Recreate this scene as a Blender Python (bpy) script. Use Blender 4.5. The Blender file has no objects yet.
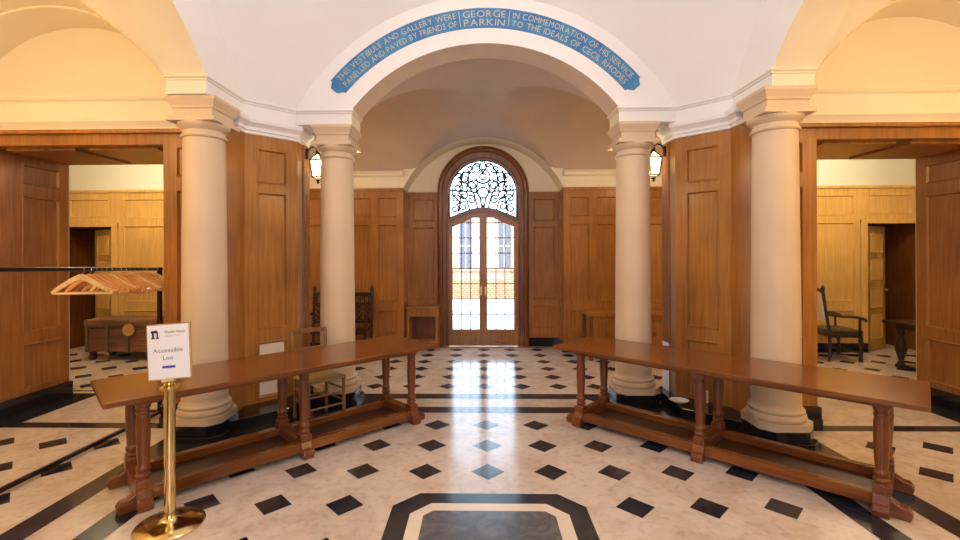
import bpy, bmesh, math, random
from mathutils import Vector, Matrix
PI = math.pi
random.seed(7)
SC = bpy.context.scene
COL = SC.collection
YN_ = 8.51
CY = 2.62            # rotunda centre

# ------------------------------------------------------------------ materials
def nodes(name):
    m = bpy.data.materials.new(name); m.use_nodes = True
    nt = m.node_tree; b = nt.nodes['Principled BSDF']
    return m, nt, b
def plain(name, col, rough=.5, metal=0, emit=None, es=0, coat=0, noise=0, nscale=6, spec=.5):
    m, nt, b = nodes(name)
    b.inputs['Roughness'].default_value = rough
    b.inputs['Metallic'].default_value = metal
    b.inputs['Coat Weight'].default_value = coat
    b.inputs['Specular IOR Level'].default_value = spec
    if noise:
        tc = nt.nodes.new('ShaderNodeTexCoord'); n = nt.nodes.new('ShaderNodeTexNoise')
        n.inputs['Scale'].default_value = nscale; n.inputs['Detail'].default_value = 5
        r = nt.nodes.new('ShaderNodeValToRGB')
        r.color_ramp.elements[0].position = .3; r.color_ramp.elements[1].position = .7
        r.color_ramp.elements[0].color = tuple(c*(1-noise) for c in col)+(1,)
        r.color_ramp.elements[1].color = tuple(min(1, c*(1+noise)) for c in col)+(1,)
        nt.links.new(tc.outputs['Object'], n.inputs['Vector'])
        nt.links.new(n.outputs['Fac'], r.inputs['Fac']); nt.links.new(r.outputs['Color'], b.inputs['Base Color'])
    else:
        b.inputs['Base Color'].default_value = (*col, 1)
    if emit:
        b.inputs['Emission Color'].default_value = (*emit, 1); b.inputs['Emission Strength'].default_value = es
    return m
def wood(name, light, dark, axis='Z', rough=.3, coat=.25, scale=1.0, big=.35):
    m, nt, b = nodes(name); L = nt.links.new
    tc = nt.nodes.new('ShaderNodeTexCoord'); mp = nt.nodes.new('ShaderNodeMapping')
    s = {'X': (1.2, 22, 22), 'Y': (22, 1.2, 22), 'Z': (22, 22, 1.2)}[axis]
    mp.inputs['Scale'].default_value = tuple(v*scale for v in s)
    n = nt.nodes.new('ShaderNodeTexNoise'); n.inputs['Scale'].default_value = 1.6; n.inputs['Detail'].default_value = 7
    n.inputs['Distortion'].default_value = .6
    L(tc.outputs['Object'], mp.inputs['Vector']); L(mp.outputs['Vector'], n.inputs['Vector'])
    r = nt.nodes.new('ShaderNodeValToRGB'); e = r.color_ramp.elements
    e[0].position = .33; e[0].color = (*dark, 1); e[1].position = .66; e[1].color = (*light, 1)
    L(n.outputs['Fac'], r.inputs['Fac'])
    n2 = nt.nodes.new('ShaderNodeTexNoise'); n2.inputs['Scale'].default_value = 1.7; n2.inputs['Detail'].default_value = 3
    L(tc.outputs['Object'], n2.inputs['Vector'])
    r2 = nt.nodes.new('ShaderNodeValToRGB'); e = r2.color_ramp.elements
    e[0].position = .3; e[0].color = (1-big, 1-big, 1-big, 1); e[1].position = .7; e[1].color = (1.0, 1.0, 1.0, 1)
    L(n2.outputs['Fac'], r2.inputs['Fac'])
    mx = nt.nodes.new('ShaderNodeMix'); mx.data_type = 'RGBA'; mx.blend_type = 'MULTIPLY'; mx.inputs[0].default_value = 1
    L(r.outputs['Color'], mx.inputs[6]); L(r2.outputs['Color'], mx.inputs[7]); L(mx.outputs[2], b.inputs['Base Color'])
    bp = nt.nodes.new('ShaderNodeBump'); bp.inputs['Strength'].default_value = .12; bp.inputs['Distance'].default_value = .004
    L(n.outputs['Fac'], bp.inputs['Height']); L(bp.outputs['Normal'], b.inputs['Normal'])
    b.inputs['Specular IOR Level'].default_value = .4
    b.inputs['Roughness'].default_value = rough; b.inputs['Coat Weight'].default_value = coat
    b.inputs['Coat Roughness'].default_value = .15
    return m
def marble(name, base, vein, rough, scale=3.0, lo=.42, hi=.62, speck=None):
    m, nt, b = nodes(name); L = nt.links.new
    tc = nt.nodes.new('ShaderNodeTexCoord')
    n = nt.nodes.new('ShaderNodeTexNoise'); n.inputs['Scale'].default_value = scale; n.inputs['Detail'].default_value = 8
    n.inputs['Distortion'].default_value = 1.5
    L(tc.outputs['Object'], n.inputs['Vector'])
    r = nt.nodes.new('ShaderNodeValToRGB'); e = r.color_ramp.elements
    e[0].position = lo; e[0].color = (*base, 1); e[1].position = hi; e[1].color = (*vein, 1)
    L(n.outputs['Fac'], r.inputs['Fac'])
    n2 = nt.nodes.new('ShaderNodeTexNoise'); n2.inputs['Scale'].default_value = scale*8; n2.inputs['Detail'].default_value = 6
    L(tc.outputs['Object'], n2.inputs['Vector'])
    r2 = nt.nodes.new('ShaderNodeValToRGB'); e = r2.color_ramp.elements
    e[0].position = .3; e[0].color = (.82, .79, .76, 1); e[1].position = .5; e[1].color = (1, 1, 1, 1)
    L(n2.outputs['Fac'], r2.inputs['Fac'])
    mx = nt.nodes.new('ShaderNodeMix'); mx.data_type = 'RGBA'; mx.blend_type = 'MULTIPLY'; mx.inputs[0].default_value = 1
    L(r.outputs['Color'], mx.inputs[6]); L(r2.outputs['Color'], mx.inputs[7]); L(mx.outputs[2], b.inputs['Base Color'])
    rr = nt.nodes.new('ShaderNodeMapRange'); rr.inputs[3].default_value = rough*.8; rr.inputs[4].default_value = rough*1.3
    b.inputs['Specular IOR Level'].default_value = .75
    L(n2.outputs['Fac'], rr.inputs[0]); L(rr.outputs[0], b.inputs['Roughness'])
    return m

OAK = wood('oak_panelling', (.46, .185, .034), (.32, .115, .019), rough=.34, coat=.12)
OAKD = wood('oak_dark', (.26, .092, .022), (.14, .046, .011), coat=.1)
OAKLIT = wood('oak_lobby_lit', (.68, .41, .120), (.57, .325, .085), rough=.36, coat=.1, big=.2)  # lobby oak, with the warm lobby lighting put into its colour
TABX = wood('table_oak', (.26, .078, .014), (.15, .040, .007), 'X', .2, .3)
TABZ = wood('table_oak_upright', (.24, .068, .013), (.14, .034, .007), 'Z', .3, .3, 2)
TABY = wood('table_oak_cross', (.24, .068, .013), (.14, .034, .007), 'Y', .3, .3)
BOARD = wood('foot_board_oak', (.09, .03, .010), (.05, .016, .006), 'X', .4, .1)
POL = wood('polished_oak', (.40, .17, .05), (.28, .11, .03), 'Z', .12, 1.0)
WALN = wood('dark_walnut', (.055, .024, .012), (.022, .010, .006), 'Z', .35, .3)
CHAIRW = wood('chair_ash', (.36, .17, .06), (.22, .09, .03), 'Z', .35, .2, 2)
RUSH = wood('rush', (.60, .42, .16), (.36, .22, .07), 'X', .7, 0, 3)
HANGP = wood('hanger_pale', (.85, .60, .28), (.70, .44, .17), 'X', .4, .1, 3)
HANGO = wood('hanger_orange', (.80, .38, .12), (.62, .25, .07), 'X', .4, .1, 3)
STONE = plain('column_stone', (.63, .475, .315), .5, noise=.06, nscale=2.2)
STONEP = plain('stone_trim', (.62, .47, .34), .5, noise=.06, nscale=3)
WHITE = plain('white_plaster', (.79, .765, .75), .75, noise=.02, nscale=1.5)
CREAM = plain('cream_plaster', (.80, .70, .52), .7, noise=.03, nscale=1.2)
VAULTSH = plain('vault_plaster_shaded', (.47, .345, .25), .55, noise=.05, nscale=2)  # north vault plaster, its dim warm shade put into the colour
FLOORM = marble('floor_marble', (.66, .56, .475), (.56, .45, .36), .15, 2.2)
BLACKM = marble('black_marble', (.014, .016, .024), (.028, .032, .046), .15, 5)
SLABM = marble('slate_slab', (.085, .088, .10), (.14, .14, .155), .2, 6)
CREAMM = plain('cream_marble', (.72, .62, .50), .2, noise=.05)
PLINTH = plain('black_plinth', (.010, .009, .011), .14, noise=.3, nscale=8)
IRON = plain('black_iron', (.012, .011, .012), .45, .5)
BLKMETAL = plain('rack_metal', (.02, .016, .016), .35, .6)
STEEL = plain('steel', (.65, .63, .60), .25, 1)
BRASS = plain('brass', (.76, .58, .27), .16, 1, noise=.08, nscale=9)
BRASSD = plain('aged_brass', (.55, .38, .15), .35, 1)
BLUE = marble('blue_paint', (.015, .145, .40), (.04, .22, .43), .6, 4)
GOLD = plain('gold_paint', (.50, .49, .36), .5)
PAPER = plain('paper', (.86, .86, .88), .5)
INK = plain('ink', (.02, .02, .03), .6)
INKG = plain('grey_ink', (.12, .12, .14), .6)
INKB = plain('blue_ink', (.03, .06, .60), .5)
LEATH = plain('leather', (.03, .035, .03), .35, noise=.3)
IVORY = plain('ivory_fabric', (.75, .66, .50), .8, noise=.1, nscale=30)
CERAM = plain('white_ceramic', (.85, .83, .80), .2)
PANELC = plain('cream_paint', (.80, .68, .50), .5)
LANTG = plain('lantern_glass', (.9, .75, .45), .3, emit=(1.0, .78, .42), es=5.0)
STRAP = plain('trunk_strap', (.14, .09, .05), .5, .3)
TRUNKM = wood('trunk_wood', (.34, .15, .08), (.13, .06, .035), 'X', .5, .1, 1.5, .6)
PAVE = plain('terrace_paving', (.62, .62, .64), .6, noise=.08, nscale=2)
def brick():
    m, nt, b = nodes('garden_brick'); L = nt.links.new
    tc = nt.nodes.new('ShaderNodeTexCoord'); mp = nt.nodes.new('ShaderNodeMapping'); mp.inputs['Rotation'].default_value = (PI/2, 0, 0)
    br = nt.nodes.new('ShaderNodeTexBrick'); br.inputs['Scale'].default_value = 3
    br.inputs['Color1'].default_value = (.36, .15, .07, 1); br.inputs['Color2'].default_value = (.28, .11, .05, 1); br.inputs['Mortar'].default_value = (.5, .36, .24, 1)
    L(tc.outputs['Object'], mp.inputs[0]); L(mp.outputs[0], br.inputs[0]); L(br.outputs[0], b.inputs['Base Color']); b.inputs['Roughness'].default_value = .8
    return m
BRICK = brick()
LOBP = plain('lobby_plaster', (.60, .58, .49), .75, noise=.02, nscale=1.5)
EXTST = plain('exterior_stone', (.66, .50, .32), .8, noise=.1, nscale=2)
EXTGL = plain('exterior_window', (.05, .07, .11), .2)
def glass():
    m = bpy.data.materials.new('door_glass'); m.use_nodes = True; nt = m.node_tree; nt.nodes.clear()
    o = nt.nodes.new('ShaderNodeOutputMaterial'); mx = nt.nodes.new('ShaderNodeMixShader'); mx.inputs[0].default_value = .07
    t = nt.nodes.new('ShaderNodeBsdfTransparent'); t.inputs[0].default_value = (.93, .96, .98, 1)
    g = nt.nodes.new('ShaderNodeBsdfGlossy'); g.inputs['Roughness'].default_value = .03
    nt.links.new(t.outputs[0], mx.inputs[1]); nt.links.new(g.outputs[0], mx.inputs[2]); nt.links.new(mx.outputs[0], o.inputs[0])
    return m
GLASS = glass()

# ------------------------------------------------------------------ mesh helpers
class MB:
    def __init__(s): s.bm = bmesh.new(); s.mi = 0
    def face(s, pts):
        try:
            f = s.bm.faces.new([s.bm.verts.new(Vector(p)) for p in pts]); f.material_index = s.mi; return f
        except ValueError: return None
    def box(s, x0, x1, y0, y1, z0, z1):
        v = [s.bm.verts.new((x, y, z)) for z in (z0, z1) for y in (y0, y1) for x in (x0, x1)]
        for q in ((0, 2, 3, 1), (4, 5, 7, 6), (0, 1, 5, 4), (2, 6, 7, 3), (0, 4, 6, 2), (1, 3, 7, 5)):
            f = s.bm.faces.new([v[i] for i in q]); f.material_index = s.mi
        return s
    def cbox(s, c, d, rot=None):
        v = []
        for z in (-.5, .5):
            for y in (-.5, .5):
                for x in (-.5, .5):
                    p = Vector((x*d[0], y*d[1], z*d[2]))
                    if rot is not None: p = rot @ p
                    v.append(s.bm.verts.new(p+Vector(c)))
        for q in ((0, 2, 3, 1), (4, 5, 7, 6), (0, 1, 5, 4), (2, 6, 7, 3), (0, 4, 6, 2), (1, 3, 7, 5)):
            f = s.bm.faces.new([v[i] for i in q]); f.material_index = s.mi
        return s
    def lathe(s, prof, c=(0, 0, 0), n=24, ph=0, cap=True):
        rings = []
        for r, z in prof:
            rings.append([s.bm.verts.new((c[0]+r*math.cos(2*PI*i/n+ph), c[1]+r*math.sin(2*PI*i/n+ph), c[2]+z)) for i in range(n)])
        for a, b in zip(rings, rings[1:]):
            for i in range(n):
                f = s.bm.faces.new((a[i], a[(i+1) % n], b[(i+1) % n], b[i])); f.material_index = s.mi
        if cap:
            f = s.bm.faces.new(rings[0][::-1]); f.material_index = s.mi
            f = s.bm.faces.new(rings[-1]); f.material_index = s.mi
        return s
    def prism(s, poly, z0, z1):
        a = [s.bm.verts.new((x, y, z0)) for x, y in poly]; b = [s.bm.verts.new((x, y, z1)) for x, y in poly]
        n = len(poly)
        s.bm.faces.new(a[::-1]).material_index = s.mi; s.bm.faces.new(b).material_index = s.mi
        for i in range(n): s.bm.faces.new((a[i], a[(i+1) % n], b[(i+1) % n], b[i])).material_index = s.mi
        return s
    def tube(s, pts, r, n=8, closed=False):
        pts = [Vector(p) for p in pts]; N = len(pts)
        rs = r if isinstance(r, (list, tuple)) else [r]*N
        rings = []; up = None
        for i, p in enumerate(pts):
            if closed: t = (pts[(i+1) % N]-pts[i-1]).normalized()
            else: t = (pts[min(i+1, N-1)]-pts[max(i-1, 0)]).normalized()
            if up is None:
                up = Vector((0, 0, 1)) if abs(t.z) < .9 else Vector((1, 0, 0))
            u = (up - t*up.dot(t))
            if u.length < 1e-4: u = t.orthogonal()
            u.normalize(); up = u; w = t.cross(u)
            rings.append([s.bm.verts.new(p+(u*math.cos(2*PI*k/n)+w*math.sin(2*PI*k/n))*rs[i]) for k in range(n)])
        M = N if closed else N-1
        for i in range(M):
            a = rings[i]; b = rings[(i+1) % N]
            for k in range(n):
                s.bm.faces.new((a[k], a[(k+1) % n], b[(k+1) % n], b[k])).material_index = s.mi
        if not closed:
            s.bm.faces.new(rings[0][::-1]).material_index = s.mi; s.bm.faces.new(rings[-1]).material_index = s.mi
        return s
    def build(s, name, mats, parent=None, smooth=40, bevel=0, loc=None):
        bm = s.bm
        bmesh.ops.recalc_face_normals(bm, faces=bm.faces)
        me = bpy.data.meshes.new(name)
        if smooth:
            for f in bm.faces: f.smooth = True
            th = math.radians(smooth)
            for e in bm.edges:
                e.smooth = not (len(e.link_faces) != 2 or e.calc_face_angle(0) > th)
        bm.to_mesh(me); bm.free()
        o = bpy.data.objects.new(name, me); COL.objects.link(o)
        for m in (mats if isinstance(mats, (list, tuple)) else [mats]): me.materials.append(m)
        if parent: o.parent = parent
        if loc: o.location = loc
        if bevel:
            md = o.modifiers.new('bevel', 'BEVEL'); md.width = bevel; md.segments = 2; md.limit_method = 'ANGLE'; md.angle_limit = .7
        return o
def tag(o, label, cat, group=None, kind=None):
    if label: o['label'] = label
    if cat: o['category'] = cat
    if group: o['group'] = group
    if kind: o['kind'] = kind
    return o
def thing(name, label, cat, loc=(0, 0, 0), rz=0, group=None):
    o = bpy.data.objects.new(name, None); COL.objects.link(o); o.location = loc; o.rotation_euler = (0, 0, rz)
    o.empty_display_size = .1
    return tag(o, label, cat, group)
def struct(o): o['kind'] = 'structure'; return o
def copy_tree(o, parent=None):
    c = o.copy(); COL.objects.link(c); c.parent = parent
    for ch in list(o.children): copy_tree(ch, c)
    return c

def panelled(mb, O, U, N, W, z0, z1, panels, t=.06, fz=None):
    """A panelled face: flat stiles and rails, mouldings, raised fields. holes: panels with flag 'hole' stay open."""
    O = Vector(O); U = Vector(U).normalized(); N = Vector(N).normalized()
    P = lambda u, z, d: O+U*u+N*d+Vector((0, 0, z))
    us = sorted({0, W, *[p[0] for p in panels], *[p[1] for p in panels]})
    zs = sorted({z0, z1, *[p[2] for p in panels], *[p[3] for p in panels]})
    for a, b in zip(us, us[1:]):
        for c, d in zip(zs, zs[1:]):
            if b-a < 1e-5 or d-c < 1e-5: continue
            um, zm = (a+b)/2, (c+d)/2
            if any(p[0] < um < p[1] and p[2] < zm < p[3] for p in panels): continue
            mb.face([P(a, c, 0), P(b, c, 0), P(b, d, 0), P(a, d, 0)])
    for p in panels:
        a, b, c, d = p[:4]
        if len(p) > 4 and p[4] == 'hole': continue
        w = min(b-a, d-c); e1 = min(.028, w*.12); e2 = min(.05, w*.2); e3 = min(.085, w*.3)
        if len(p) > 4 and p[4] == 'mat': e3 = .034
        L = [(0, 0), (e1*.25, .006), (e1*.55, .006), (e1, -.018), (e3, -.018)]
        for (i0, d0), (i1, d1) in zip(L, L[1:]):
            r0 = [(a+i0, c+i0), (b-i0, c+i0), (b-i0, d-i0), (a+i0, d-i0)]
            r1 = [(a+i1, c+i1), (b-i1, c+i1), (b-i1, d-i1), (a+i1, d-i1)]
            for k in range(4):
                q = (k+1) % 4
                mb.face([P(*r0[k], d0), P(*r0[q], d0), P(*r1[q], d1), P(*r1[k], d1)])
        if len(p) > 4 and p[4] == 'mat': mb.mi = 1
        mb.face([P(a+e3, c+e3, -.018), P(b-e3, c+e3, -.018), P(b-e3, d-e3, -.018), P(a+e3, d-e3, -.018)])
        mb.mi = 0

# ------------------------------------------------------------------ FLOOR
mb = MB()
mb.face([(-9, -4, 0), (9, -4, 0), (9, 8.9, 0), (-9, 8.9, 0)])
mb.mi = 1
E = .0012
def flat(poly, z=E): mb.face([(x, y, z) for x, y in poly])
def octo(s, dg):     # octagon half-size s, diagonal apothem dg, around the rotunda centre
    k = dg*math.sqrt(2)-s
    return [(s, -k), (s, k), (k, s), (-k, s), (-s, k), (-s, -k), (-k, -s), (k, -s)]
def ring(o1, o2, z=E):
    for i in range(8):
        j = (i+1) % 8
        flat([(o1[i][0], o1[i][1]+CY), (o1[j][0], o1[j][1]+CY), (o2[j][0], o2[j][1]+CY), (o2[i][0], o2[i][1]+CY)], z)
ring(octo(2.31, 2.55), octo(2.50, 2.80))
for sx, sy in ((0, 1), (0, -1), (1, 0), (-1, 0)):           # outer band
    k = 2.80*math.sqrt(2)-2.79
    if sx: flat([(sx*2.79, CY-k), (sx*2.98, CY-k-.0), (sx*2.98, CY+k), (sx*2.79, CY+k)])
    else: flat([(-k, CY+sy*2.79), (k, CY+sy*2.79), (k, CY+sy*2.98), (-k, CY+sy*2.98)])
for sx in (1, -1):                                            # black corners beyond the diagonal
    for sy in (1, -1):
        q = 2.80*math.sqrt(2)
        flat([(sx*2.98, CY+sy*(q-2.98)), (sx*2.98, CY+sy*2.98), (sx*(q-2.98), CY+sy*2.98)], E*.8)
# centre medallion
k = .16
def chm(s, c): return [(s, -(s-c)), (s, s-c), (s-c, s), (-(s-c), s), (-s, s-c), (-s, -(s-c)), (-(s-c), -s), (s-c, -s)]
ring(chm(.52, .13), chm(.65, .165))
mb.mi = 3; ring(chm(.43, .06), chm(.52, .13))
mb.mi = 2; flat([(x, y+CY) for x, y in chm(.43, .06)])
mb.mi = 1
def diamond(x, y, h=.131): flat([(x-h, y), (x, y-h), (x+h, y), (x, y+h)])
for i in range(-5, 6):
    for j in range(-5, 6):
        x, y = .49*i, .49*j
        if max(abs(x), abs(y)) > 2.1 or (abs(x)+abs(y))/math.sqrt(2) > 2.3: continue
        if max(abs(x), abs(y)) < .6: continue
        diamond(x, y+CY)
for sx in (1, -1):
    for i in range(7, 11):
        for j in range(-6, 4):
            diamond(sx*.49*i, .49*j+CY)
for i in range(-15, 16):
    for j in range(0, 6):
        x = .47*i; y = 5.92+.452*j
        if abs(x) > 1.3 and y > 7.9: continue
        diamond(x, y, .125)
for sx in (1, -1):
    flat([(sx*2.98, 4.46), (sx*5.3, 4.46), (sx*5.3, 4.60), (sx*2.98, 4.60)])
    flat([(sx*4.72, 4.60), (sx*5.04, 4.60), (sx*5.04, 5.5), (sx*4.72, 5.5)])
    flat([(sx*3.2, 5.5), (sx*7.4, 5.5), (sx*7.4, 5.58), (sx*3.2, 5.58)])
    flat([(sx*2.35, 5.66), (sx*7.4, 5.66), (sx*7.4, 5.70), (sx*2.35, 5.70)])
for y0, y1 in ((8.38, 8.42),):
    flat([(-1.3, y0), (1.3, y0), (1.3, y1), (-1.3, y1)])
fl = struct(mb.build('floor', [FLOORM, BLACKM, SLABM, CREAMM], smooth=0))

# ------------------------------------------------------------------ ROTUNDA: fascia, lunettes, sail vault
R1, ZC = 1.885, 2.165
A1 = 1.49; T1 = math.asin(A1/R1)
AC = 2.12; HB = 2.52; R2 = math.hypot(AC, 3.32-ZC); T2 = math.asin(AC/R2)
SIDES = [(Vector((1, 0, 0)), Vector((0, 1, 0)), 'north'), (Vector((0, -1, 0)), Vector((1, 0, 0)), 'east'),
         (Vector((-1, 0, 0)), Vector((0, -1, 0)), 'south'), (Vector((0, 1, 0)), Vector((-1, 0, 0)), 'west')]
C0 = Vector((0, CY, 0))
SP = math.sqrt(HB*HB+R2*R2)
for A, B, nm in SIDES:
    P = lambda a, b, z: C0+A*a+B*b+Vector((0, 0, z))
    mb = MB(); n = 48
    for i in range(n):
        s0, s1 = -1+2*i/n, -1+2*(i+1)/n
        q = []
        for s in (s0, s1):
            q.append((P(R1*math.sin(T1*s), HB, ZC+R1*math.cos(T1*s)), P(R2*math.sin(T2*s), HB, ZC+R2*math.cos(T2*s))))
        mb.face([q[0][0], q[1][0], q[1][1], q[0][1]])
    struct(mb.build('wall_'+nm, WHITE, smooth=30))
    # stone soffit of the arch
    mb = MB()
    for i in range(n):
        t0, t1 = T1*(-1+2*i/n), T1*(-1+2*(i+1)/n)
        a = [P(R1*math.sin(t), b, ZC+R1*math.cos(t)) for t in (t0, t1) for b in (HB, HB+.40)]
        mb.face([a[0], a[1], a[3], a[2]])
    struct(mb.build('trim_'+{'north': '1', 'east': '2', 'south': '3', 'west': '4'}[nm], STONEP if nm == 'north' else CREAM, smooth=30))
# lower moulded cornice round the piers (below the fascia)
def sweep(mb, path, prof, closed=False):
    """sweep an (offset, z) profile along a plan path; offset is to the left of travel"""
    n = len(path); offs = []
    for i, p in enumerate(path):
        p = Vector((*p, 0))
        def nrm(a, b):
            t = (Vector((*b, 0))-Vector((*a, 0))).normalized(); return Vector((-t.y, t.x, 0))
        if i == 0: m = nrm(path[0], path[1])
        elif i == n-1: m = nrm(path[-2], path[-1])
        else:
            a, b = nrm(path[i-1], path[i]), nrm(path[i], path[i+1]); m = (a+b).normalized(); m = m/max(.3, m.dot(a))
        offs.append((p, m))
    for (p0, m0), (p1, m1) in zip(offs, offs[1:]):
        for (d0, z0), (d1, z1) in zip(prof, prof[1:]):
            mb.face([p0+m0*d0+Vector((0, 0, z0)), p1+m1*d0+Vector((0, 0, z0)), p1+m1*d1+Vector((0, 0, z1)), p0+m0*d1+Vector((0, 0, z1))])
FASC = [(.02, 3.157), (0, 3.157), (0, 3.275), (-.012, 3.282), (-.012, 3.292), (-.03, 3.305), (-.03, 3.318), (-.01, 3.33), (.004, 3.332), (.004, 3.42)]
mb = MB(); ms = MB()
for sx in (1, -1):
    for sy in (1, -1):
        path = [(A1, HB+.37), (A1, HB), (AC, HB), (HB, AC), (HB, A1), (HB+.37, A1)]
        path = [(sx*x, CY+sy*y) for x, y in path]
        pr = FASC if sx*sy > 0 else [(-d, z) for d, z in FASC]
        # mitred sweep; the returns under the arches are stone
        b0 = MB(); sweep(b0, path, pr)
        for f in b0.bm.faces:
            c = f.calc_center_median(); r = max(abs(c.x), abs(c.y-CY)); lo = min(abs(c.x), abs(c.y-CY))
            (ms if lo < A1+.031 and r > HB+.031 else mb).face([v.co.copy() for v in f.verts])
        b0.bm.free()
        q = [(A1, HB+.37), (A1, HB), (AC, HB), (HB, AC), (HB, A1), (HB+.37, A1), (HB+.37, HB+.37)]
        mb.face([(sx*x, CY+sy*y, 3.159) for x, y in q])
struct(mb.build('trim_5', WHITE, smooth=30)); struct(ms.build('trim_7', CREAM, smooth=30))
CORN = [(-.0, 2.985), (.015, 2.99), (.015, 3.02), (.028, 3.025), (.03, 3.06), (.055, 3.085), (.075, 3.10), (.08, 3.125), (.08, 3.16), (-.2, 3.16)]
mb = MB()
PIERPATH = [(2.80, 4.68), (2.54, 4.68), (2.54, 4.82), (2.136, 5.224), (2.136, 5.55)]
sweep(mb, [(x, y) for x, y in PIERPATH], CORN)
sweep(mb, [(-x, y) for x, y in reversed(PIERPATH)], CORN)
struct(mb.build('trim_6', WHITE, smooth=30))
# sail vault
mb = MB()
N1, N2 = 96, 40
zcut = 3.27-ZC
for i in range(N1):
    for j in range(N2):
        pts = []
        for ii, jj in ((i, j), (i+1, j), (i+1, j+1), (i, j+1)):
            th = 2*PI*ii/N1; ph = (PI/2-.30)*jj/N2+.30
            pts.append(C0+Vector((SP*math.cos(ph)*math.cos(th), SP*math.cos(ph)*math.sin(th), ZC+SP*math.sin(ph))))
        mb.face(pts)
bmesh.ops.remove_doubles(mb.bm, verts=mb.bm.verts, dist=.0005)
def cut(mb, co, no):
    g = mb.bm.verts[:]+mb.bm.edges[:]+mb.bm.faces[:]
    bmesh.ops.bisect_plane(mb.bm, geom=g, plane_co=co, plane_no=no, clear_outer=True)
for A, B, nm in SIDES: cut(mb, C0+B*(HB+.001), B)
for sx in (1, -1):
    for sy in (1, -1):
        cut(mb, C0+Vector((sx*HB, sy*AC, 0)), Vector((sx, sy, 0)))
vault = struct(mb.build('ceiling', WHITE, smooth=60))

# ------------------------------------------------------------------ BAY VAULTS
BC, BHf = 4.13, 1.27
def seg(x, half, spring, apex):
    rise = apex-spring; R = (half*half+rise*rise)/(2*rise)
    if abs(x) >= half: return spring
    return apex-R+math.sqrt(R*R-x*x)
def bay(A, B, amax, north):
    mb = MB()
    def h(a, b):
        t = 0
        if north and b > BC: t = (b-BC)/BHf
        if north:
            k = .03*(1-t); b1 = seg(a, A1-.10*t+k, 3.32-.47*t+k, 4.05-.32*t+k) if abs(a) < A1-.10*t+k else 0
        else: b1 = seg(a, A1+.03, 3.35, 4.08) if abs(a) < A1+.03 else 0
        b2 = seg(b-BC, BHf, 3.13, 4.05)
        return max(b1, b2)
    da = .04; db = (BHf*2)/50
    na = int(round(2*amax/da)); vs = {}
    for i in range(na+1):
        for j in range(51):
            a = -amax+2*amax*i/na; b = BC-BHf+db*j
            p = C0+A*a+B*b; vs[i, j] = mb.bm.verts.new((p.x, p.y, h(a, b)))
    for i in range(na):
        for j in range(50):
            mb.bm.faces.new((vs[i, j], vs[i+1, j], vs[i+1, j+1], vs[i, j+1]))
    return mb
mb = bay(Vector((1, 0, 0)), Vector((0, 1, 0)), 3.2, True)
struct(mb.build('ceiling_north', VAULTSH, smooth=28))
for A, B, nm in (SIDES[1], SIDES[3]):
    mb = bay(A, B, 1.63, False)
    # end arches and lunettes
    for s in (-1, 1):
        n = 40
        P = lambda a, b, z: C0+A*a*s+B*b+Vector((0, 0, z))
        for i in range(n):
            b0, b1 = -BHf+2*BHf*i/n, -BHf+2*BHf*(i+1)/n
            f = lambda b: seg(b, 1.26, 3.08, 4.03)
            g = lambda b: seg(b, BHf, 3.13, 4.05)
            mb.face([P(1.63, BC+b0, f(b0)), P(1.63, BC+b1, f(b1)), P(1.63, BC+b1, g(b1)), P(1.63, BC+b0, g(b0))])
            mb.face([P(1.63, BC+b0, f(b0)), P(1.63, BC+b1, f(b1)), P(2.02, BC+b1, f(b1)), P(2.02, BC+b0, f(b0))])
            mb.face([P(2.02, BC+b0, 2.9), P(2.02, BC+b1, 2.9), P(2.02, BC+b1, f(b1)+.01), P(2.02, BC+b0, f(b0)+.01)])
        # cornice under the lunette
        pr = [(1.93, 2.93), (1.885, 2.935), (1.885, 2.965), (1.87, 2.99), (1.845, 3.02), (1.84, 3.05), (1.93, 3.06), (1.93, 3.24), (1.90, 3.26), (1.885, 3.285), (1.885, 3.30), (2.02, 3.33)]
        for (a0, z0), (a1, z1) in zip(pr, pr[1:]):
            mb.face([P(a0, BC-BHf-.02, z0), P(a0, BC+BHf, z0), P(a1, BC+BHf, z1), P(a1, BC-BHf-.02, z1)])
    struct(mb.build('ceiling_'+nm, CREAM, smooth=28))
# corner-room ceilings + outer shell
mb = MB()
for sx in (1, -1):
    mb.box(*sorted((sx*3.2, sx*7.6)), 5.4, 8.1, 3.55, 3.6)
struct(mb.build('ceiling_corner_rooms', CREAM, smooth=0))
mb = MB(); mb.box(-9, 9, -4, 9.0, 6.0, 6.2)
struct(mb.build('ceiling_light_block', WHITE, smooth=0))  # unseen slab added above the vaults to block sky and sun
mb = MB()
mb.box(-9.1, -9, -4, 9, 0, 6.1); mb.box(9, 9.1, -4, 9, 0, 6.1); mb.box(-9, 9, -4.1, -4, 0, 6.1)
mb.box(-9, -.86, 8.84, 8.90, 0, 6.1); mb.box(.86, 9, 8.84, 8.90, 0, 6.1); mb.box(-.86, .86, 8.84, 8.90, 3.72, 6.1)
for s in (-1, 1): mb.face([(s*.86, YN_, 0), (s*.86, 8.9, 0), (s*.86, 8.9, 3.75), (s*.86, YN_, 3.75)])
mb.face([(-.86, YN_, 3.7), (.86, YN_, 3.7), (.86, 8.9, 3.7), (-.86, 8.9, 3.7)])
struct(mb.build('wall_outer', CREAM, smooth=0))

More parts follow.
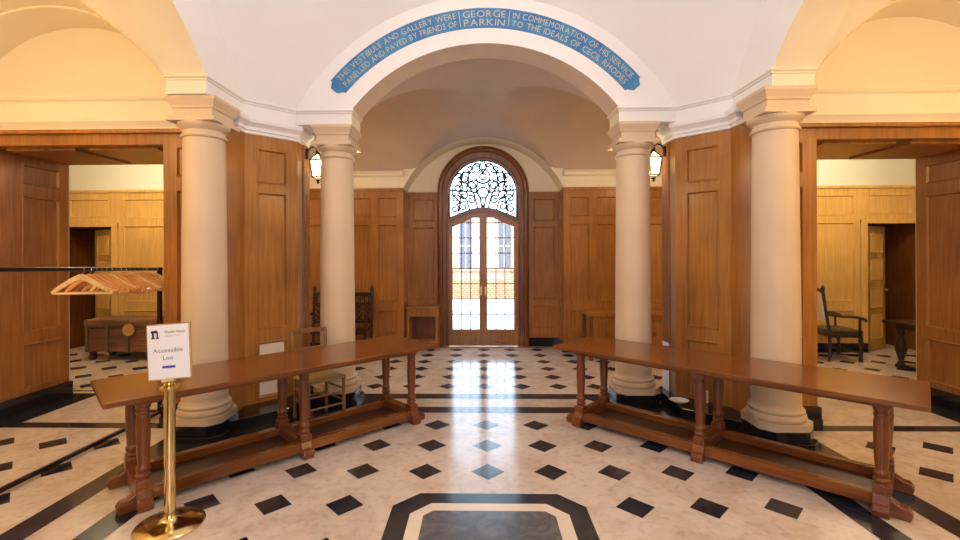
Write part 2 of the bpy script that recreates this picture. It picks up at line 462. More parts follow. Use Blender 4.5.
# ------------------------------------------------------------------ NORTH WALL (Y=8.0) and niche (Y=8.5)
YW, YN, NX = 8.0, 8.5, 1.39
ROWS = [(.33, .73), (.87, 2.22), (2.34, 2.69)]
for s, nm in ((-1, 'wall_left'), (1, 'wall_right')):
    mb = MB()
    W = 7.6-NX
    op0 = 6.56
    cols = [(1.50, 1.84), (1.96, 2.66), (2.78, 3.48), (3.6, 4.36), (4.60, 5.42), (5.58, op0-.22)]
    pans = []
    for a, b in cols:
        u0, u1 = (b, a) if s < 0 else (a, b)
        for z0, z1 in ROWS: 
            if s < 0: pans.append((NX*-1-b+7.6, NX*-1-a+7.6, z0, z1)) if False else pans.append((7.6-b, 7.6-a, z0, z1))
            else: pans.append((a-NX, b-NX, z0, z1))
    if s < 0: pans.append((.1, 7.6-op0, .0, 2.20, 'hole')); O = (-7.6, YW, 0)
    else: pans.append((op0-NX, 7.5-NX, .0, 2.20, 'hole')); O = (NX, YW, 0)
    # small upper panels above the opening
    if s < 0: pans.append((.3, 1.0, 2.36, 2.69))
    else: pans.append((W-1.0, W-.3, 2.36, 2.69))
    Q = 4.46
    for part in (0, 1):
        mb = MB()
        if s < 0: lo, hi = (0, 7.6-Q) if part else (7.6-Q, W)
        else: lo, hi = (Q-NX, W) if part else (0, Q-NX)
        pp = [(p[0]-lo, p[1]-lo)+tuple(p[2:]) for p in pans if lo-.01 <= p[0] and p[1] <= hi+.01]
        panelled(mb, (O[0]+lo, YW, 0), (1, 0, 0), (0, -1, 0), hi-lo, 0, 2.83, pp)
        mb.box(O[0]+lo, O[0]+hi, YW-.03, YW+.02, 2.80, 2.845)
        if part:      # pilaster beads either side of the opening
            a, b = sorted((s*(op0-.13), s*(op0-.02))); mb.box(a, b, YW-.02, YW+.01, .16, 2.24)
            a, b = sorted((s*(op0-.13), s*7.5)); mb.box(a, b, YW-.03, YW+.01, 2.20, 2.27)
        struct(mb.build(nm+('_lobby' if part else ''), OAKLIT if part else OAK, smooth=0))
    # dark lobby beyond the opening
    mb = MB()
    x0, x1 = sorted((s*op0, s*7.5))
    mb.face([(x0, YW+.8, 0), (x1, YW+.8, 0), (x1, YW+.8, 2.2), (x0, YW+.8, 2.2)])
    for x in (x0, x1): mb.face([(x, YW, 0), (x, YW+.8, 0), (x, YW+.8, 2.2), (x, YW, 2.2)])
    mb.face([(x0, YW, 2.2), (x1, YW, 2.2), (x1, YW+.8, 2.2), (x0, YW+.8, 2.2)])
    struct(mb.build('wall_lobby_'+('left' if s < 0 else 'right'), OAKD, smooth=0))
    # half open panelled door leaf in the opening
    d = struct(thing('door_2' if s < 0 else 'door_3', None, None, (s*(op0+.02), YW+.03, 0), 0))
    mb = MB(); wd = .62
    panelled(mb, (0, 0, 0), (1, 0, 0), (0, -1, 0), wd, .02, 2.16, [(.1, wd-.1, .2, .62), (.1, wd-.1, .74, 1.10), (.1, wd-.1, 1.22, 1.58), (.1, wd-.1, 1.70, 2.04)])
    mb.box(0, wd, 0.0, .04, .02, 2.16)
    lf = mb.build('door_leaf', OAKLIT, d, smooth=0)
    mb = MB(); mb.lathe([(.02, 0), (.026, .012), (.02, .03), (.008, .032), (.008, .06)], n=12)
    kn = mb.build('door_knob', BRASSD, lf); kn.location = (wd-.07 , -.06, 1.05); kn.rotation_euler = (-PI/2, 0, 0)
    d.rotation_euler.z = math.radians(28) if s > 0 else PI-math.radians(28)
    if s < 0: lf.scale.y = -1; lf.scale.x = 1
    # upper plaster wall with cornice
    mb = MB()
    pr = [(YW, 2.845), (YW-.02, 2.85), (YW-.02, 2.90), (YW-.0, 2.905), (YW, 3.04), (YW-.03, 3.05), (YW-.05, 3.08), (YW-.05, 3.10), (YW-.08, 3.13), (YW+.01, 3.14), (YW+.01, 3.6)]
    x0, x1 = sorted((s*NX, s*4.46))
    for (a0, z0), (a1, z1) in zip(pr, pr[1:]): mb.face([(x0, a0, z0), (x1, a0, z0), (x1, a1, z1), (x0, a1, z1)])
    mb.face([(s*NX, YW, 2.845), (s*NX, YN, 2.845), (s*NX, YN, 2.95), (s*NX, YW, 2.95)])
    struct(mb.build('wall_upper_'+('left' if s < 0 else 'right'), CREAM, smooth=30))
    mb = MB(); x0, x1 = sorted((s*4.46, s*7.6)); mb.box(x0, x1, YW-.005, YW+.05, 2.845, 3.6)
    mb.box(x0, x1, YW-.02, YW+.05, 2.845, 2.89)
    struct(mb.build('wall_lobby_frieze_'+('left' if s < 0 else 'right'), LOBP, smooth=0))
    # baseboards
    mb = MB()
    a, b = sorted((s*NX, s*(op0-.02))); mb.box(a, b, YW-.03, YW+.01, 0, .16)
    a, b = sorted((s*(NX-.03), s*NX)); mb.box(a, b, YW-.03, YN, 0, .16)
    a, b = sorted((s*.84, s*NX)); mb.box(a, b, YN-.03, YN, 0, .16)
    struct(mb.build('baseboard_'+('left' if s < 0 else 'right'), PLINTH, smooth=0))
# niche
mb = MB()
for s in (-1, 1):
    O = (-NX, YN, 0) if s < 0 else (.83, YN, 0); W = NX-.83
    panelled(mb, O, (1, 0, 0), (0, -1, 0), W, 0, 2.83, [(.09, W-.07, .33, .75), (.09, W-.07, .86, 2.20), (.09, W-.07, 2.30, 2.72)])
    panelled(mb, (s*NX, YW if s > 0 else YN, 0), (0, 1 if s > 0 else -1, 0), (-s, 0, 0), .5, 0, 2.83, [(.1, .4, .33, .75), (.1, .4, .86, 2.2), (.1, .4, 2.3, 2.72)])
    mb.box(*sorted((s*.83, s*NX)), YN-.025, YN+.01, 2.80, 2.84)
struct(mb.build('wall_niche', OAK, smooth=0))
RN = (NX**2+.88**2)/(2*.88); ZN = 3.73-RN; TN = math.asin(NX/RN); RD, ZD = .815, 2.84
mb = MB(); n = 64
for i in range(n):
    q = []
    for k in (i, i+1):
        s = -1+2*k/n; t = s*PI/2
        q.append(((RD*math.sin(t), YN, ZD+RD*math.cos(t)), (RN*math.sin(TN*s), YN, ZN+RN*math.cos(TN*s)), (RN*math.sin(TN*s), YW, ZN+RN*math.cos(TN*s))))
    mb.face([q[0][0], q[1][0], q[1][1], q[0][1]]); mb.face([q[0][1], q[1][1], q[1][2], q[0][2]])
for i in range(n):
    x0, x1 = -NX+2*NX*i/n, -NX+2*NX*(i+1)/n
    f = lambda x: ZN+math.sqrt(max(0, RN*RN-x*x))
    if f(x0) < 3.2 or f(x1) < 3.2:
        mb.face([(x0, YW, f(x0)), (x1, YW, f(x1)), (x1, YW, max(f(x1), 3.2)), (x0, YW, max(f(x0), 3.2))])
mb.box(-NX-.05, -.80, YN+.004, YN+.03, 2.78, 3.0); mb.box(.80, NX+.05, YN+.004, YN+.03, 2.78, 3.0)
struct(mb.build('wall_tympanum', CREAM, smooth=30))

# ------------------------------------------------------------------ DOOR with fanlight
door = struct(thing('door_1', None, None, (0, YN, 0)))
mb = MB()
# architrave: profile swept up, over the arch and down
def arch_path(r, zc, z0, n=40):
    p = [(-r, z0)]; p += [(-r*math.cos(PI*i/n), zc+r*math.sin(PI*i/n)) for i in range(n+1)]; p.append((r, z0)); return p
AP = [(.84, 0), (.84, -.05), (.80, -.07), (.775, -.05), (.76, -.05), (.74, -.02), (.68, -.02), (.66, -.005), (.635, -.005), (.635, .06)]
for (r0, d0), (r1, d1) in zip(AP, AP[1:]):
    a, b = arch_path(r0, 2.84-.04*(r0 < .7), 0), arch_path(r1, 2.84-.04*(r1 < .7), 0)
    for i in range(len(a)-1):
        mb.face([(a[i][0], d0, a[i][1]), (a[i+1][0], d0, a[i+1][1]), (b[i+1][0], d1, b[i+1][1]), (b[i][0], d1, b[i][1])])
# transom, arched up at centre
def trz(x): return 2.375+.185*math.cos(min(1, abs(x)/.635)*PI/2)**1.2
def drz(x):   # top of glazed door panes (rises to centre)
    u = (abs(x)-.07)/.55; return 2.37-.19*max(0, min(1, (u-.25)/.75))**.8
n = 32
for i in range(n):
    x0, x1 = -.635+1.27*i/n, -.635+1.27*(i+1)/n
    lo = lambda x: trz(x)-.10
    for d in (-.03,):
        mb.face([(x0, d, lo(x0)), (x1, d, lo(x1)), (x1, d, trz(x1)), (x0, d, trz(x0))])
    mb.face([(x0, -.03, trz(x0)), (x1, -.03, trz(x1)), (x1, .05, trz(x1)), (x0, .05, trz(x0))])
    mb.face([(x0, -.03, lo(x0)), (x1, -.03, lo(x1)), (x1, .05, lo(x1)), (x0, .05, lo(x0))])
mb.build('door_frame', OAKD, door, smooth=30)
for s in (-1, 1):
    mb = MB(); n = 24; gx0, gx1 = .07, .565
    d0, d1 = -.012, .035
    X = lambda x: s*x
    def slab(xa, xb, za, zb): mb.box(*sorted((X(xa), X(xb))), d0, d1, za, zb)
    slab(.002, gx0, .01, 2.47); slab(gx1, .635, .01, 2.30); slab(gx0, gx1, .01, .31)
    for i in range(n):
        xa, xb = gx0+(gx1-gx0)*i/n, gx0+(gx1-gx0)*(i+1)/n
        for d in (d0, d1): mb.face([(X(xa), d, drz(xa)), (X(xb), d, drz(xb)), (X(xb), d, trz(xb)-.08), (X(xa), d, trz(xa)-.08)])
        mb.face([(X(xa), d0, drz(xa)), (X(xb), d0, drz(xb)), (X(xb), d1, drz(xb)), (X(xa), d1, drz(xa))])
    panelled(mb, (X(gx0) if s > 0 else X(gx1), d0-.004, 0), (1, 0, 0), (0, -1, 0), gx1-gx0, .04, .28, [(.05, gx1-gx0-.05, .07, .25)])
    leaf = mb.build('door_leaf', OAK, door, smooth=30)
    mb = MB()
    w = (gx1-gx0)/3
    for k in (1, 2):
        x = gx0+w*k; mb.box(*sorted((X(x-.008), X(x+.008))), -.008, .02, .31, drz(x))
    for k in range(1, 8):
        z = .31+.281*k
        if z < 2.3: mb.box(*sorted((X(gx0), X(gx1))), -.008, .02, z-.009, z+.009)
    mb.build('glazing_bars', OAKD, leaf, smooth=0)
    if s < 0:
        mb = MB(); mb.box(-.022, .022, -.026, -.012, .01, 2.47); mb.build('meeting_bead', OAK, leaf, smooth=0)
    mb = MB()
    pts = [(X(gx0), .008, .31), (X(gx1), .008, .31)]+[(X(gx1+(gx0-gx1)*i/12), .008, drz(gx1+(gx0-gx1)*i/12)) for i in range(13)]
    mb.face(pts); mb.build('door_glass', GLASS, leaf, smooth=0)
    mb = MB(); mb.tube([(X(.04), -.012, 1.02), (X(.04), -.05, 1.02), (X(.09), -.052, 1.02)], .008); mb.cbox((X(.04), -.014, 1.02), (.03, .008, .16))
    mb.build('door_handle', BRASSD, leaf)
# fanlight scrollwork
mb = MB()
def tb(p, r=.015): mb.tube([(x, .01, z) for x, z in p], r, 6)
def spiral(cx, cz, r0, a0, turns, dirn=1, n=22):
    return [(cx+r0*(1-.8*i/n)*math.cos(a0+dirn*turns*2*PI*i/n), cz+r0*(1-.8*i/n)*math.sin(a0+dirn*turns*2*PI*i/n)) for i in range(n+1)]
def circ(cx, cz, r, n=20): return [(cx+r*math.cos(2*PI*i/n), cz+r*math.sin(2*PI*i/n)) for i in range(n+1)]
tb([(-.62*math.cos(PI*i/40), 2.80+.62*math.sin(PI*i/40)) for i in range(41)], .014)
tb(circ(0, 3.13, .13)); tb(circ(0, 3.13, .06)); tb(circ(0, 2.83, .10)); 
for s in (-1, 1):
    for (cx, cz, r, a, t, d) in ((.33, 3.10, .12, 2.5, 1.2, -1), (.46, 2.93, .10, 1.8, 1.3, 1), (.50, 2.72, .10, 4.4, 1.3, -1), (.36, 2.78, .10, 0.4, 1.3, 1),
                                 (.20, 2.95, .11, 5.5, 1.2, 1), (.22, 3.27, .08, 3.6, 1.2, 1), (.52, 2.54, .09, 1.2, 1.2, 1), (.36, 2.58, .09, 2.0, 1.2, -1),
                                 (.22, 2.70, .09, 1.0, 1.2, 1), (.43, 3.13, .07, 0, 1.1, 1), (.10, 3.33, .05, 0, 1.1, 1)):
        tb([(s*x, z) for x, z in spiral(cx, cz, r, a, t, d)])
    for p in ([(.02, 2.56), (.05, 2.72), (.12, 2.86), (.10, 3.02)], [(.10, 2.55), (.16, 2.8), (.27, 2.95), (.26, 3.2), (.14, 3.38)],
              [(.25, 2.52), (.30, 2.7), (.44, 2.82), (.40, 3.0), (.36, 3.24)], [(.45, 2.42), (.42, 2.65), (.56, 2.8), (.55, 2.98)], [(.62, 2.8), (.62, 2.39)],
              [(0, 3.19), (.06, 3.28), (.03, 3.41)], [(.0, 3.0), (.18, 3.07), (.30, 3.0), (.46, 3.05)], [(.1, 2.83), (.25, 2.86), (.4, 2.86), (.6, 2.88)]):
        tb([(s*x, z) for x, z in p])
        q = p[len(p)//2]; mb.cbox((s*q[0], .01, q[1]), (.035, .012, .035), Matrix.Rotation(.78, 3, 'Y'))
tb([(0, 2.56), (0, 3.42)], .01)
fg = mb.build('fanlight_scrollwork', IRON, door)
mb = MB()
mb.face([(.62*math.cos(PI*i/24), .03, 2.80+.62*math.sin(PI*i/24)) for i in range(25)]+[(-.62+1.24*i/16, .03, trz(-.62+1.24*i/16)) for i in range(17)])
mb.build('fanlight_glass', GLASS, fg, smooth=0)

# ------------------------------------------------------------------ PIERS (between room and side lobbies)
PZ = [(.14, .76), (.89, 2.38), (2.47, 2.85)]
for s, nm in ((-1, 'left'), (1, 'right')):
    mb = MB()
    def face_(p0, p1, pans, z0=.10, z1=2.99):
        # outward normal: to the left of p0->p1 for right side (s=1)
        p0 = Vector((p0[0]*s, p0[1], 0)); p1 = Vector((p1[0]*s, p1[1], 0))
        U = (p1-p0); L = U.length; U.normalize(); Nn = Vector((-U.y, U.x, 0))*s
        panelled(mb, p0, U, Nn, L, z0, z1, [p if len(p) > 4 else p for p in pans])
        return L
    L = math.hypot(.404, .404)
    m1, m2 = .12, L-.12
    pans = [(m1, m2, *PZ[0], 'mat')] if s < 0 else [(m1, m2, *PZ[0])]
    face_((2.54, 4.82), (2.136, 5.224), pans+[(m1, m2, *PZ[1]), (m1, m2, *PZ[2])])
    face_((2.54, 4.45), (2.54, 4.82), [])
    # return towards the door: lower part painted white on the right
    face_((2.136, 5.224), (2.136, 5.37), [], .10)
    mq = mb; mb = MB(); face_((2.122, 5.37), (2.122, 5.56), [], .10 if s < 0 else .66)
    struct(mb.build('trim_8' if s < 0 else 'trim_9', POL, smooth=0)); mb = mq
    face_((2.136, 5.37), (2.122, 5.37), [], .10)
    face_((2.122, 5.56), (3.20, 5.56), [(.2, .9, .3, .8), (.2, .9, .95, 2.3)])
    # wall facing the side bay
    face_((3.20, 4.52), (2.54, 4.52), [(.125, .40, .33, .9), (.125, .40, 1.03, 2.35), (.125, .40, 2.47, 2.78)], .0, 2.93)
    if s > 0:
        mb.mi = 1
        mb.face([(2.122, 5.37, .10), (2.122, 5.56, .10), (2.122, 5.56, .66), (2.122, 5.37, .66)])
    struct(mb.build('wall_pier_'+nm, [OAK, PANELC if s < 0 else PAPER], smooth=0))
    # doorway between the side bay and the lobby
    mb = MB()
    face_((3.20, 5.52), (3.20, 4.52), [(.12, .88, .33, .9), (.12, .88, 1.03, 2.2), (.12, .88, 2.3, 2.7)], 0, 2.80)
    face_((5.07, 4.52), (5.07, 5.52), [(.43, .89, .22, .72), (.43, .89, .84, 2.36), (.43, .89, 2.48, 2.71)], 0, 2.80)
    face_((5.6, 4.52), (5.07, 4.52), [(.1, .40, .33, .9), (.1, .45, 1.03, 2.35)], 0, 2.93)
    face_((5.07, 4.52), (3.20, 4.52), [], 2.80, 2.93)
    # casing stile and lintel beads
    a, b = sorted((s*2.62, s*5.5)); mb.box(a, b, 4.46, 4.53, 2.905, 2.94)
    # panelled soffit
    mb.face([(s*3.20, 4.52, 2.80), (s*5.07, 4.52, 2.80), (s*5.07, 5.52, 2.80), (s*3.20, 5.52, 2.80)])
    for x0, x1 in ((3.34, 4.06), (4.20, 4.92)):
        a, b = sorted((s*x0, s*x1)); mb.box(a, b, 4.64, 5.40, 2.775, 2.80)
    struct(mb.build('wall_doorway_'+nm, OAK, smooth=0))
    # plaster above the doorway on the lobby side, and outer bay walls
    mb = MB()
    a, b = sorted((s*3.12, s*7.6)); mb.face([(a, 5.53, 2.8), (b, 5.53, 2.8), (b, 5.53, 3.6), (a, 5.53, 3.6)])
    mb.face([(s*5.07, 5.53, 0), (s*7.6, 5.53, 0), (s*7.6, 5.53, 2.8), (s*5.07, 5.53, 2.8)])
    mb.face([(s*7.6, 5.5, 0), (s*7.6, 8.1, 0), (s*7.6, 8.1, 3.6), (s*7.6, 5.5, 3.6)])
    mb.face([(s*5.40, .3, 0), (s*5.40, 4.55, 0), (s*5.40, 4.55, 4.1), (s*5.40, .3, 4.1)])
    mb.face([(s*2.5, .65, 0), (s*5.40, .65, 0), (s*5.40, .65, 4.1), (s*2.5, .65, 4.1)])
    mb.face([(s*2.13, 5.56, 2.99), (s*3.2, 5.56, 2.99), (s*3.2, 5.56, 3.2), (s*2.13, 5.56, 3.2)])
    struct(mb.build('wall_bay_'+nm, CREAM, smooth=0))
    # black plinth ledge
    mb = MB()
    q = 2.97*math.sqrt(2)
    poly = [(3.0, CY+q-3.0+.0), (3.0, 4.5), (3.16, 4.5), (3.16, 5.56), (2.05, 5.56), (2.05, CY+q-2.05+.0)]
    poly = [(2.58, CY+q-2.58), (2.66, 4.42), (2.72, 4.50), (3.22, 4.47), (3.22, 5.57), (2.02, 5.57), (2.02, CY+q-2.02)]
    mb.prism([(s*x, y) for x, y in poly], 0, .105)
    a, b = sorted((s*2.9, s*3.215)); mb.box(a, b, 4.48, 5.54, 0, .22)
    a, b = sorted((s*5.035, s*5.07)); mb.box(a, b, 4.47, 5.54, 0, .17)
    a, b = sorted((s*5.035, s*5.4)); mb.box(a, b, 4.47, 4.52, 0, .17)
    struct(mb.build('baseboard_pier_'+nm, PLINTH, bevel=.006, smooth=0))

# south side closing wall behind the camera
mb = MB()
mb.box(-2.6, 2.6, -1.4, -1.3, 0, 4.2)
struct(mb.build('wall_back', OAK, smooth=0))

# ------------------------------------------------------------------ COLUMNS
def column(x, y, label, ax, ay):
    """ax, ay: +-1 offsets telling which way the chamfered plinth faces the room centre"""
    t = thing('stone_column', label, 'column', (x, y, 0), 0, 'stone columns of the hall')
    mb = MB(); h, c = .268, .10
    pl = [(-h, -h+c), (-h+c, -h), (h-c, -h), (h, -h+c), (h, h-c), (h-c, h), (-h+c, h), (-h, h-c)]
    mb.prism(pl, 0, .045); h2 = .240; c = .092
    pl2 = [(-h2, -h2+c), (-h2+c, -h2), (h2-c, -h2), (h2, -h2+c), (h2, h2-c), (h2-c, h2), (-h2+c, h2), (-h2, h2-c)]
    mb.prism(pl2, .045, .14)
    mb.build('plinth', PLINTH, t, bevel=.004, smooth=0)
    mb = MB(); mb.prism([(a*.985, b*.985) for a, b in pl2], .14, .205)
    mb.lathe([(.225, .205), (.234, .212), (.239, .232), (.234, .254), (.225, .262), (.219, .265), (.219, .275), (.224, .280), (.226, .290), (.221, .300), (.213, .304), (.205, .315), (.200, .34)], n=48)
    mb.build('base', STONE, t, smooth=50)
    mb = MB(); pr = []
    for i in range(21):
        u = i/20; pr.append((.199-.019*u**1.6, .335+u*(2.80-.335)))
    mb.lathe(pr, n=48, cap=False); mb.build('shaft', STONE, t, smooth=60)
    mb = MB()
    mb.lathe([(.180, 2.795), (.196, 2.80), (.202, 2.813), (.196, 2.826), (.183, 2.832), (.182, 2.865), (.188, 2.87), (.205, 2.885), (.222, 2.905), (.228, 2.922), (.226, 2.932)], n=48)
    def sq(h0, h1, z0, z1):
        v = [(-h0, -h0, z0), (h0, -h0, z0), (h0, h0, z0), (-h0, h0, z0)]; w = [(-h1, -h1, z1), (h1, -h1, z1), (h1, h1, z1), (-h1, h1, z1)]
        for i in range(4):
            j = (i+1) % 4; mb.face([v[i], v[j], w[j], w[i]])
        mb.face(v[::-1]); mb.face(w)
    sq(.224, .224, 2.932, 2.975); sq(.183, .183, 2.975, 3.045)
    sq(.183, .194, 3.045, 3.055); sq(.194, .199, 3.055, 3.075); sq(.199, .218, 3.075, 3.115); sq(.218, .226, 3.115, 3.13); sq(.226, .226, 3.13, 3.158)
    mb.build('capital', STONE, t, smooth=40)
    return t
column(-2.695, 4.37, 'cream stone column at far left, behind the brass stanchion sign', 1, -1)
column(2.655, 4.29, 'cream stone column at far right, behind the near end of the right-hand table', -1, -1)
column(-1.72, 5.35, 'cream stone column left of the glazed door, behind the rush-seated chair', 1, -1)
column(1.70, 5.33, 'cream stone column right of the glazed door, beside the right-hand table', -1, -1)

# ------------------------------------------------------------------ INSCRIPTION
mb = MB(); n = 60; Ra, Rb, yf = 2.055, 2.275, HB+CY-.006
def arcp(r, t): return (r*math.sin(t), yf, ZC+r*math.cos(t))
T0 = math.radians(49.3)
for i in range(n):
    t0, t1 = -T0+2*T0*i/n, -T0+2*T0*(i+1)/n
    mb.face([arcp(Ra, t0), arcp(Ra, t1), arcp(Rb, t1), arcp(Rb, t0)])
    for r in (Ra, Rb):
        a, b = arcp(r, t0), arcp(r, t1); mb.face([a, b, (b[0], b[1]+.006, b[2]), (a[0], a[1]+.006, a[2])])
for s in (-1, 1):    # notched end tabs
    e = .02
    mb.face([arcp(Ra+.02, s*T0), arcp(Ra+.07, s*(T0+.028)), arcp(Rb-.06, s*(T0+.028)), arcp(Rb-.02, s*T0)])
band = tag(mb.build('inscription_band', BLUE, smooth=0), 'blue curved painted band with pale lettering on the white wall over the arch', 'inscription')
def glyph(ch, cache={}):
    if ch in cache: return cache[ch]
    cu = bpy.data.curves.new('g', 'FONT'); cu.body = ch; cu.size = 1; cu.resolution_u = 3
    o = bpy.data.objects.new('g', cu); COL.objects.link(o)
    dg = bpy.context.evaluated_depsgraph_get(); dg.update()
    me = bpy.data.meshes.new_from_object(o.evaluated_get(dg))
    vs = [v.co.copy() for v in me.vertices]; fs = [tuple(p.vertices) for p in me.polygons]
    bpy.data.objects.remove(o); bpy.data.curves.remove(cu); bpy.data.meshes.remove(me)
    x0 = min((v.x for v in vs), default=0); x1 = max((v.x for v in vs), default=.3)
    cache[ch] = ([Vector((v.x-x0, v.y, 0)) for v in vs], fs, x1-x0); return cache[ch]
def textlen(s, gap=.13):
    return sum((.36 if c == ' ' else glyph(c)[2]+gap) for c in s)-gap
def put_text(mb, s, place, xs, ys, gap=.13):
    """place(u, v) -> 3-D; u runs 0..len*xs"""
    u = 0
    for c in s:
        if c == ' ': u += .36; continue
        vs, fs, w = glyph(c)
        nv = [mb.bm.verts.new(place((u+v.x)*xs, v.y*ys)) for v in vs]
        for f in fs:
            try: mb.bm.faces.new([nv[i] for i in f]).material_index = mb.mi
            except ValueError: pass
        u += w+gap
mb = MB()
def arc_text(s, t0, t1, rbase, hgt):
    rm = rbase+hgt*.36; L = (t1-t0)*rm; xs = L/textlen(s)
    def place(u, v):
        t = t0+u/rm; r = rbase+v
        return Vector((r*math.sin(t), yf-.004, ZC+r*math.cos(t)))
    put_text(mb, s, place, xs, hgt/.72*1.0)
e = T0-.03
arc_text('THIS VESTIBULE AND GALLERY WERE', -e, -.145, 2.178, .068)
arc_text('PANELLED AND PAVED BY FRIENDS OF', -e, -.145, 2.085, .068)
arc_text('GEORGE', -.108, .108, 2.172, .078); arc_text('PARKIN', -.108, .108, 2.078, .078)
arc_text('IN COMMEMORATION OF HIS SERVICE', .145, e, 2.178, .068)
arc_text('TO THE IDEALS OF CECIL RHODES', .145, e, 2.085, .068)
for t in (-.127, .127):
    mb.face([Vector(arcp(2.08, t-.002))+Vector((0, -.004, 0)), Vector(arcp(2.08, t+.002))+Vector((0, -.004, 0)), Vector(arcp(2.255, t+.002))+Vector((0, -.004, 0)), Vector(arcp(2.255, t-.002))+Vector((0, -.004, 0))])
mb.build('lettering', GOLD, band, smooth=0)

# ------------------------------------------------------------------ REFECTORY TABLES
def make_table(label):
    t = thing('refectory_table', label, 'table', (0, 0, 0), 0)
    L, W = 1.35, .39
    mb = MB(); mb.box(-L, L, -W, W, .742, .775); mb.build('tabletop', TABX, t, bevel=.005, smooth=0)
    mb = MB()
    for s in (-1, 1): mb.box(-L+.22, L-.22, s*.23-.02, s*.23+.02, .69, .742)
    mb.build('apron', TABX, t, bevel=.003, smooth=0)
    turned = [(.046, .13), (.046, .19), (.034, .195), (.046, .21), (.046, .222), (.034, .23), (.042, .25), (.044, .265), (.034, .28), (.034, .30), (.038, .36), (.042, .44), (.044, .53), (.041, .60), (.037, .625), (.044, .635), (.044, .645), (.036, .652), (.044, .672), (.052, .70), (.052, .742)]
    for x in (-1.12, 0, 1.12):
        for y in (-.23, .23):
            mb = MB(); mb.lathe(turned, (x, y, 0), 20); mb.cbox((x, y, .12), (.092, .092, .13)); mb.cbox((x, y, .722), (.105, .105, .04))
            mb.build('leg', TABZ, t, smooth=35, bevel=.003)
        # transverse foot with scrolled ends
        mb = MB(); pts = []
        for s in (-1, 1):
            pass
        prof = [(-.33, 0), (-.335, .04), (-.325, .07), (-.30, .08), (-.275, .13), (-.2, .14), (.2, .14), (.275, .13), (.30, .08), (.325, .07), (.335, .04), (.33, 0), (.25, 0), (.22, .03), (-.22, .03), (-.25, 0)]
        a = [mb.bm.verts.new((x-.045, y, z)) for y, z in prof]; b = [mb.bm.verts.new((x+.045, y, z)) for y, z in prof]
        mb.bm.faces.new(a); mb.bm.faces.new(b[::-1])
        for i in range(len(prof)): mb.bm.faces.new((a[i], a[(i+1) % len(prof)], b[(i+1) % len(prof)], b[i]))
        mb.build('foot', TABY, t, bevel=.008, smooth=0)
    for y in (-.23, .23):
        mb = MB()
        mb.box(-1.12, 1.12, y-.035, y+.035, .045, .125)
        for s in (-1, 1):      # scrolled stretcher ends
            pr = [(1.10, .0), (1.10, .12), (1.16, .115), (1.21, .08), (1.25, .075), (1.272, .04), (1.26, 0)]
            a = [mb.bm.verts.new((s*x, y-.036, z)) for x, z in pr]; b = [mb.bm.verts.new((s*x, y+.036, z)) for x, z in pr]
            mb.bm.faces.new(a); mb.bm.faces.new(b[::-1])
            for i in range(len(pr)): mb.bm.faces.new((a[i], a[(i+1) % len(pr)], b[(i+1) % len(pr)], b[i]))
        mb.build('stretcher', TABX, t, bevel=.005, smooth=0)
    mb = MB(); mb.box(-1.10, 1.10, -.20, .20, .05, .066); mb.build('foot_board', BOARD, t, smooth=0)
    return t
tl = make_table('long dark-oak trestle table on the left, behind the brass stanchion sign')
tl['group'] = 'long refectory tables'
tr = copy_tree(tl); tr['label'] = 'long dark-oak trestle table on the right, in front of the two right-hand columns'
tl.location = (-1.71, 4.03, .001); tl.rotation_euler.z = PI/4
tr.location = (1.915, 4.01, .001); tr.rotation_euler.z = -math.radians(43.5)

# ------------------------------------------------------------------ RUSH CHAIR
t = thing('rush_seat_chair', 'light wooden chair with woven rush seat, tucked behind the left-hand table', 'chair', (-1.74, 4.76, .0), -math.radians(40))
t.rotation_euler.z = math.radians(45)   # front faces local -Y -> (+X,-Y)
for x in (-.19, .19):
    mb = MB(); mb.tube([(x*1.0, -.18, 0), (x, -.18, .43)], .017, 10); mb.build('leg', CHAIRW, t)
    mb = MB(); mb.tube([(x*.92, .18, 0), (x*.92, .17, .43), (x*.95, .20, .68), (x, .235, .89)], .017, 10); mb.build('back_post', CHAIRW, t)
mb = MB()
for z in (.16, .28):
    mb.tube([(-.19, -.18, z), (.19, -.18, z)], .011); 
    for x in (-.19, .19): mb.tube([(x, -.18, z+.03), (x*.92, .18, z+.03)], .011)
mb.tube([(-.175, .18, .2), (.175, .18, .2)], .011); mb.build('stretcher', CHAIRW, t)
mb = MB(); n = 8
for (z, r0, hh) in ((.87, .02, .045),):
    for i in range(n):
        a0, a1 = -.20+.4*i/n, -.20+.4*(i+1)/n
        f = lambda a: .235+.03*(1-(a/.2)**2)
        mb.cbox(((a0+a1)/2, f((a0+a1)/2), z+.012*math.cos(a0*7)), (.056, .022, hh))
mb.build('crest_rail', CHAIRW, t)
mb = MB(); mb.tube([(-.18, .21, .70), (-.09, .232, .70), (0, .24, .70), (.09, .232, .70), (.18, .21, .70)], .010)
mb.build('back_rail', CHAIRW, t)
mb = MB(); mb.prism([(-.215, -.20), (.215, -.20), (.19, .19), (-.19, .19)], .415, .45); mb.build('seat', RUSH, t, bevel=.014, smooth=0)

